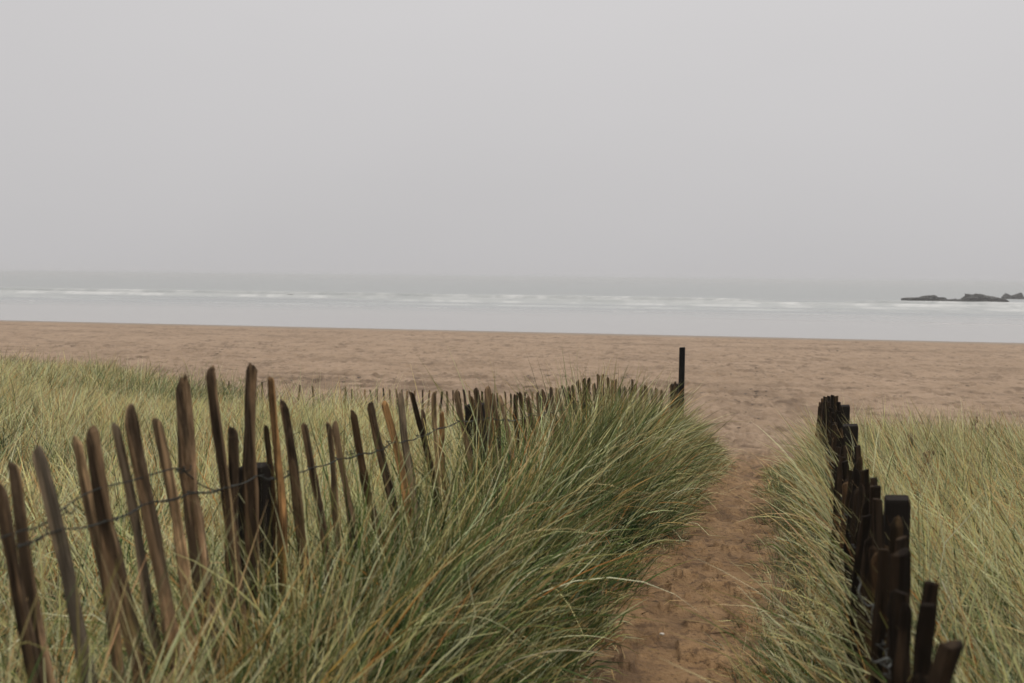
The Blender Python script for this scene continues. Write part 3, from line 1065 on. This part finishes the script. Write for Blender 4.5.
def build_right_fence():
    root = empty('paling_fence', (RA + RB * 4, 4, float(terrain(RA + RB * 4, 4))))
    tag(root, 'dark paling fence seen almost end on along the right side of the path', 'fence')
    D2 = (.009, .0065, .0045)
    cat = [  # tip x, tip y, lower x, lower y, width px, depth, flat
        (951, 643, 943, 683, 25, 1.66, True), (932, 582, 915, 683, 17, 1.95, True), (926.5, 604, 916, 680, 17, 1.90, True),
        (923, 676, 919, 700, 22, 1.80, True), (902, 553, 899, 660, 22, 2.46, True), (901, 538, 899, 640, 16, 2.62, True),
        (895, 517, 888, 640, 16, 2.80, False), (877, 499, 874, 640, 13, 3.25, True), (876, 486, 873, 620, 13, 3.45, True),
        (888, 545, 880, 650, 13, 2.95, False), (875, 478, 872, 560, 9, 3.7, True), (865, 470, 861, 600, 11, 3.9, True),
        (861, 457, 860, 560, 9, 4.3, False), (856, 446, 856, 540, 9, 4.6, True), (856.5, 460, 853, 580, 9, 4.5, False),
        (852, 471, 848, 600, 9, 4.7, True), (845, 445, 843, 600, 8, 5.5, False), (842, 438, 841, 560, 8.5, 6.0, True),
        (840, 428, 839, 560, 8, 6.5, False), (839, 411, 838, 520, 7, 7.2, True), (839, 402, 838, 480, 6, 7.6, True),
        (835.5, 396, 835, 470, 5, 8.2, True), (832, 395, 831, 480, 5, 8.8, True), (828.5, 396, 828, 500, 5, 9.6, True),
        (824.5, 397, 825, 500, 5, 10.9, True), (822.5, 398.5, 823, 480, 4.5, 11.3, True),
    ]
    tops = []
    for i, (x, y, qx, qy, w, Y, fl) in enumerate(cat):
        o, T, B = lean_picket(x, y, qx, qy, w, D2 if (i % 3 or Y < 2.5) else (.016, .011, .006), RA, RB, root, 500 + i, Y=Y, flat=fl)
        tops.append((T, B))
    ys = np.array([t[0].y for t in tops])
    zs = np.array([t[0].z for t in tops])
    o_ = np.argsort(ys)
    ys, zs = ys[o_], zs[o_]
    r = random.Random(12)
    Y = 2.15
    k = 0
    while Y < 11.3:
        if np.min(np.abs(ys - Y)) > .06:
            X = RA + RB * Y + r.uniform(-.012, .012)
            g = float(terrain(X, Y))
            zt = np.interp(Y, ys, zs) - r.uniform(.01, .11)
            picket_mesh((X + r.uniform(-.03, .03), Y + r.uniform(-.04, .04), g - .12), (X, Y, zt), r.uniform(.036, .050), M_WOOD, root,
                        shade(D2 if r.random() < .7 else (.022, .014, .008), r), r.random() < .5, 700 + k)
            k += 1
        Y += (.085 if Y < 4.5 else .115) + r.uniform(-.012, .012)
    yaw = -math.atan(RB)
    for px, py, Yp, w in ((897.5, 497.5, 3.5, .084), (850.5, 425, 6.8, .10), (844, 405.5, 8.8, .10)):
        T = at_y(px, py, Yp)
        g = float(terrain(T.x, T.y))
        post_mesh('post', (T.x, T.y, g - .15), T.z - g + .15, w, root, BLACK, M_TAR, yaw)
    nrm = Vector((-1, RB, 0)).normalized()
    for dz, lowz in ((.33, None), (None, .3)):
        lst = []
        for Yp in np.arange(1.5, 11.3, .11):
            X = RA + RB * Yp
            g = float(terrain(X, Yp))
            z = (np.interp(Yp, ys, zs) * .5 + .5 * np.interp(Yp, [1.5, 5, 11], [3.3, 3.1, 2.7])) - .30 if lowz is None else g + lowz
            lst.append(Vector((X, Yp, z + r.uniform(-.015, .015))))
        o = woven_wire('wire', lst, nrm, .023, .002, M_WIRE, root)
    # the loose pale loops of wire near the camera
    for path_px, Yp in ((((872, 578), (875, 584), (873, 592), (876, 600), (882, 607), (888, 606), (886, 614), (887, 624), (890, 622)), 2.70),
                        (((888, 660), (891, 664), (898, 662), (905, 660), (908, 664), (905, 669), (899, 666)), 2.28)):
        pts = [at_y(x - 1, y, Yp + .006 * math.sin(i * 2)) + nrm * .035 for i, (x, y) in enumerate(path_px)]
        o = tube('loose_wire', catmull(pts, 5), .0024, M_WIRE_PALE, root)
        o['label'] = 'pale loop of bare wire hanging from the palings'


def build_far_fence():
    """low paling fence along the foot of the dune, nearly buried in grass"""
    def line(px):
        # from (-7.2, 19.4) to (1.6, 15.4)
        u = (px - 512) / F
        # X = 1.6 - t*8.8 ; Y = 15.4 + t*4.0 ; X = u*Y
        t = (1.6 - 15.4 * u) / (8.8 + 4.0 * u)
        return 1.6 - t * 8.8, 15.4 + t * 4.0
    x0, y0 = line(400)
    root = empty('paling_fence', (x0, y0, float(terrain(x0, y0))))
    tag(root, 'far low paling fence half buried in grass at the beach edge behind the left dune', 'fence')
    r = random.Random(31)
    xs = [216, 224, 229, 262, 270, 300, 312, 345, 352, 365, 370, 377, 383.5, 390, 396, 401.5, 407, 415, 423, 430, 436, 442, 447, 453, 459, 464, 469.5,
          476, 482, 489, 497, 505, 511, 518, 525, 533, 541, 549, 557, 566, 574, 582, 590]
    tops = []
    for i, px in enumerate(xs):
        X, Y = line(px)
        py = np.interp(px, [200, 300, 360, 420, 512, 600], [379.5, 384, 388.0, 389.5, 392, 393]) + r.uniform(-1.2, 1.6)
        T = at_y(px, py, Y)
        g = float(terrain(T.x, T.y))
        B = Vector((T.x + r.uniform(-.04, .04), T.y + r.uniform(-.03, .03), min(g, T.z - .8) - .05))
        picket_mesh(B, T, r.uniform(.034, .05), M_WOOD, root, shade(r.choice([BROWN, MID, DARK, TAN]), r), r.random() < .4, 900 + i)
        tops.append(T.lerp(B, .28))
    tops.sort(key=lambda p: p.x)
    woven_wire('wire', tops, Vector((.41, -.91, 0)), .022, .002, M_WIRE, root)


def build_marker_post():
    Y = 14.6
    T = at_y(682.3, 347.5, Y)
    g = float(terrain(T.x, T.y))
    o = post_mesh('marker_post', (T.x, T.y, g - .2), T.z - g + .2, .082, None, (.004, .004, .004), M_TAR, -.25)
    tag(o, 'tall slim black square post standing alone at the end of the left fence', 'post')


# ------------------------------------------------------------------ rocks and small things
def blob(name, size, seed, mat, seg=40, rings=18, rough=.35, freq=1.6, sink=.25, prof=None):
    V, Fc = [], []
    lon = np.linspace(0, 2 * np.pi, seg, endpoint=False)
    lat = np.linspace(-np.pi / 2, np.pi / 2, rings)
    for la in lat:
        for lo in lon:
            x, y, z = math.cos(la) * math.cos(lo), math.cos(la) * math.sin(lo), math.sin(la)
            n = 1 + rough * float(fbm(np.array(x * freq + 5 + z * 2.3), np.array(y * freq + z * freq * 1.3), seed, 4))
            hz = prof(x) if prof else 1.0
            V.append((x * n * size[0], y * n * size[1], (z * n * hz - sink * 0) * size[2]))
    for j in range(rings - 1):
        for i in range(seg):
            a, b = j * seg + i, j * seg + (i + 1) % seg
            Fc.append((a, b, b + seg, a + seg))
    return mesh_obj(name, V, Fc, mat, smooth=False)


def build_rocks():
    def place(name, x0, x1, ytop, ybase, Y, seed, label, prof=None, depth=2.2):
        a, b = at_y(x0, ybase, Y), at_y(x1, ybase, Y)
        top = at_y(.5 * (x0 + x1), ytop, Y)
        w = (b - a).length / 2
        h = top.z
        o = blob(name, (w, depth, h), seed, M_ROCK, 90, 30, .5, 3.3, prof=prof)
        o.location = ((a + b) / 2).x, Y, 0
        tag(o, label, 'rock', 'rocks standing in the shallow sea')
        return o
    place('rock', 902, 952, 298.6, 304, 181, 3, 'longer low dark rock ledge at the left end of the rocks in the sea',
          lambda x: 1.35 + .35 * math.sin(3.0 * x + 1.2) + .4 * math.exp(-((x - .75) / .18) ** 2))
    place('rock', 944, 968, 300.2, 302.6, 189, 4, 'thin flat dark rock joining the low ledge to the taller humped rock', lambda x: 1.35, 1.5)
    place('rock', 960, 1005, 294.6, 301.6, 196, 7, 'tallest humped dark rock tapering to the right beside the low ledge',
          lambda x: 1.1 - .55 * smooth(-.5, 1, np.array(x)), 2.6)
    place('rock', 1004, 1025, 294.8, 299.2, 235, 12, 'small separate dark rock lying farthest right and farthest out', lambda x: 1.1 + .2 * math.sin(7 * x), 2.0)
    place('rock', 285, 296, 294.6, 297.2, 182, 15, 'tiny dark rock awash in the white surf far left of the others', None, .8)


def on_ground(px, py):
    """where the pixel's ray meets the land"""
    d = ray(px, py)
    t = .5
    for _ in range(4000):
        p = CAM + d * t
        if p.z <= float(terrain(p.x, p.y)):
            return p
        t += .01 + t * .002
    return p


def build_small_things():
    p = on_ground(662, 637)
    o = blob('shell', (.013, .008, .006), 2, M_SHELL, 20, 10, .15, 1.2)
    o.location = p.x, p.y, float(terrain(p.x, p.y)) + .012
    o.rotation_euler = (0, .2, .4)
    tag(o, 'small whitish shell lying on the brown sand at the left edge of the path', 'shell')
    # wrack and shell scraps strewn over the sand: too many and too small to count
    V, Fc = [], []
    r = random.Random(77)
    spots = []
    for px, py, n, sx, sy in ((338, 376, 24, 24, 2.0), (312, 381, 16, 30, 2.4), (410, 379, 18, 22, 2.0), (500, 380, 24, 26, 3), (545, 376, 16, 12, 2.4), (615, 376, 16, 12, 2.5),
                              (742, 398, 34, 24, 6), (760, 375, 16, 22, 6), (715, 392, 18, 14, 5), (640, 380, 10, 16, 3), (900, 400, 10, 6, 1.5), (837, 351, 5, 5, .6),
                              (900, 385, 22, 80, 8), (60, 344, 14, 50, 1.5), (200, 350, 20, 90, 4), (980, 372, 16, 40, 6), (750, 430, 12, 20, 10)):
        for _ in range(n):
            spots.append((r.gauss(px, sx), r.gauss(py, sy)))
    for _ in range(90):
        spots.append((r.uniform(0, 1024), r.uniform(346, 420)))
    for px, py in spots:
        if py < 345 + .012 * px * 0:
            py = 346
        p = on_ground(px, py)
        if p.y < 13 or p.y > 62:
            continue
        g = float(terrain(p.x, p.y))
        b = len(V)
        a = r.uniform(0, 3.14)
        s = r.uniform(.008, .024) * (1 + p.y / 30)
        n = 7
        for ring, (q, z) in enumerate(((1, 0), (.75, .6), (.2, .8))):
            for i in range(n):
                an = 2 * math.pi * i / n
                x, y = math.cos(an) * s * 1.7 * q * r.uniform(.6, 1.2), math.sin(an) * s * q * r.uniform(.6, 1.2)
                V.append((p.x + x * math.cos(a) - y * math.sin(a), p.y + x * math.sin(a) + y * math.cos(a), g + z * s * .55))
        for ring in range(2):
            for i in range(n):
                A, B = b + ring * n + i, b + ring * n + (i + 1) % n
                Fc.append((A, B, B + n, A + n))
        Fc.append(tuple(b + 2 * n + i for i in range(n)))
    o = mesh_obj('wrack_litter', V, Fc, M_WEED, smooth=False)
    tag(o, 'scattered dark scraps of dried seaweed and shell strewn across the sandy beach', 'debris', kind='stuff')
    # brown seed-headed weeds in the right-hand grass
    def weed(px, py, Y, h, n, lab, lean):
        T = at_y(px, py, Y)
        g = float(terrain(T.x, T.y))
        root = empty('weed', (T.x, T.y, g))
        tag(root, lab, 'weed', 'seeding weeds in the grass of the right dune')
        r = random.Random(int(px))
        top = Vector((T.x + lean, T.y, T.z))
        base = Vector((T.x, T.y, g))
        pts = catmull([base, base.lerp(top, .5) + Vector((-.02, 0, .02)), top], 6)
        tube('stem', pts, .003, M_SEED, root)
        V, Fc = [], []
        for k in range(n):
            f = 1 - .42 * (k / n)
            c = pts[min(int(f * (len(pts) - 1)), len(pts) - 1)].copy() - root.location
            c += Vector((r.gauss(0, .014), r.gauss(0, .014), r.gauss(0, .012)))
            b = len(V)
            s = r.uniform(.010, .020)
            for dx, dy, dz in ((1, 0, 0), (0, 1, 0), (-1, 0, 0), (0, -1, 0), (0, 0, 1.4), (0, 0, -1.2)):
                V.append(c + Vector((dx, dy, dz)) * s)
            for t in ((0, 1, 4), (1, 2, 4), (2, 3, 4), (3, 0, 4), (1, 0, 5), (2, 1, 5), (3, 2, 5), (0, 3, 5)):
                Fc.append(tuple(b + q for q in t))
        mesh_obj('seed_head', V, Fc, M_SEED, root, smooth=False)
    weed(1010, 441, 9.5, .8, 46, 'tall dark brown seed spike in grass at the right edge', .02)
    weed(976, 418, 11.8, .8, 40, 'dark brown seed spike on the skyline of the right dune', -.01)
    weed(988, 424, 11.4, .8, 34, 'short brown seed spike just right of the skyline spike', .02)
    weed(996, 433, 10.6, .8, 30, 'thin brown seed spike between the skyline spikes and the tall one', -.02)
    weed(905, 434, 8.2, .7, 60, 'rusty brown bushy weed in grass beyond the dark fence posts', .06)
    weed(918, 452, 7.4, .7, 60, 'lower rusty brown weed leaning in grass behind the dark fence', .10)


# ------------------------------------------------------------------ air and light
def build_haze():
    x0, x1, y0, y1, z0, z1 = -4300, 4300, -4000, 4000, -6.2, 4.6
    V = [(x, y, z) for z in (z0, z1) for y in (y0, y1) for x in (x0, x1)]
    Fc = [(0, 2, 3, 1), (4, 5, 7, 6), (0, 1, 5, 4), (2, 6, 7, 3), (0, 4, 6, 2), (1, 3, 7, 5)]
    m, nt = new_mat('sea_haze')
    out = N(nt, 'ShaderNodeOutputMaterial')
    v = N(nt, 'ShaderNodeVolumePrincipled')
    v.inputs['Color'].default_value = (.59, .59, .60, 1)
    v.inputs['Density'].default_value = .0011
    v.inputs['Anisotropy'].default_value = .2
    nt.links.new(v.outputs[0], out.inputs['Volume'])
    o = mesh_obj('haze', V, Fc, m, smooth=False)
    tag(o, 'thin even grey sea mist lying over the beach and water', 'haze', kind='stuff')


def build_light():
    w = bpy.data.worlds.new('World')
    S.world = w
    w.use_nodes = True
    nt = w.node_tree
    nt.nodes.clear()
    out = N(nt, 'ShaderNodeOutputWorld')
    bg = N(nt, 'ShaderNodeBackground', _Strength=.1)
    sky = nt.nodes.new('ShaderNodeTexSky')
    sky.sky_type = 'NISHITA'
    sky.sun_disc = False
    sky.sun_elevation = RAD(56)
    sky.sun_rotation = RAD(68)
    sky.air_density = 1.5
    sky.dust_density = 5
    hs = N(nt, 'ShaderNodeHueSaturation', _Saturation=.08)
    nt.links.new(sky.outputs[0], hs.inputs['Color'])
    tc = N(nt, 'ShaderNodeTexCoord').outputs['Generated']
    cl = noise(nt, mapping(nt, tc, (1, 1, 2.5)), 1.3, 4, .5)
    sx = N(nt, 'ShaderNodeSeparateXYZ')
    nt.links.new(tc, sx.inputs[0])
    # overcast: a grey deck a little brighter overhead than at the horizon
    deck = ramp(nt, sx.outputs[2], [(0.0, (.553, .541, .547)), (.08, (.572, .559, .565)), (.27, (.635, .620, .626)), (.50, (1.12, 1.095, 1.06)), (1.0, (1.95, 1.89, 1.78))])
    var = ramp(nt, cl, [(.3, .97), (.7, 1.03)])
    deck = mixc(nt, 1.0, deck, var, 'MULTIPLY')
    sc = mixc(nt, 1.0, deck, (10.0, 10.0, 10.0), 'MULTIPLY')
    c = mixc(nt, .93, hs.outputs[0], sc)
    nt.links.new(c, bg.inputs['Color'])
    nt.links.new(bg.outputs[0], out.inputs[0])
    l = bpy.data.lights.new('sun', 'SUN')
    l.energy = 1.5
    l.angle = RAD(14)
    l.color = (1, .965, .92)
    o = bpy.data.objects.new('sun', l)
    az, el = RAD(68), RAD(56)
    d = Vector((math.sin(az) * math.cos(el), math.cos(az) * math.cos(el), math.sin(el)))
    o.rotation_mode = 'QUATERNION'
    o.rotation_quaternion = Vector((0, 0, 1)).rotation_difference(d)
    o.location = d * 50
    COL.objects.link(o)


build_light()
build_ground()
build_sea()
build_left_fence()
build_right_fence()
build_far_fence()
build_marker_post()
build_rocks()
build_small_things()
build_grass()
build_haze()

S.view_settings.view_transform = 'Standard'
S.view_settings.look = 'None'
S.view_settings.gamma = 1
S.view_settings.exposure = 0
S.view_settings.use_curve_mapping = False
c = S.cycles
c.use_denoising = True
try:
    c.denoiser = 'OPENIMAGEDENOISE'
except Exception:
    pass
c.max_bounces = 6
c.diffuse_bounces = 2
c.glossy_bounces = 2
c.transmission_bounces = 3
c.volume_bounces = 1
c.transparent_max_bounces = 4
c.use_adaptive_sampling = False
c.adaptive_threshold = .006
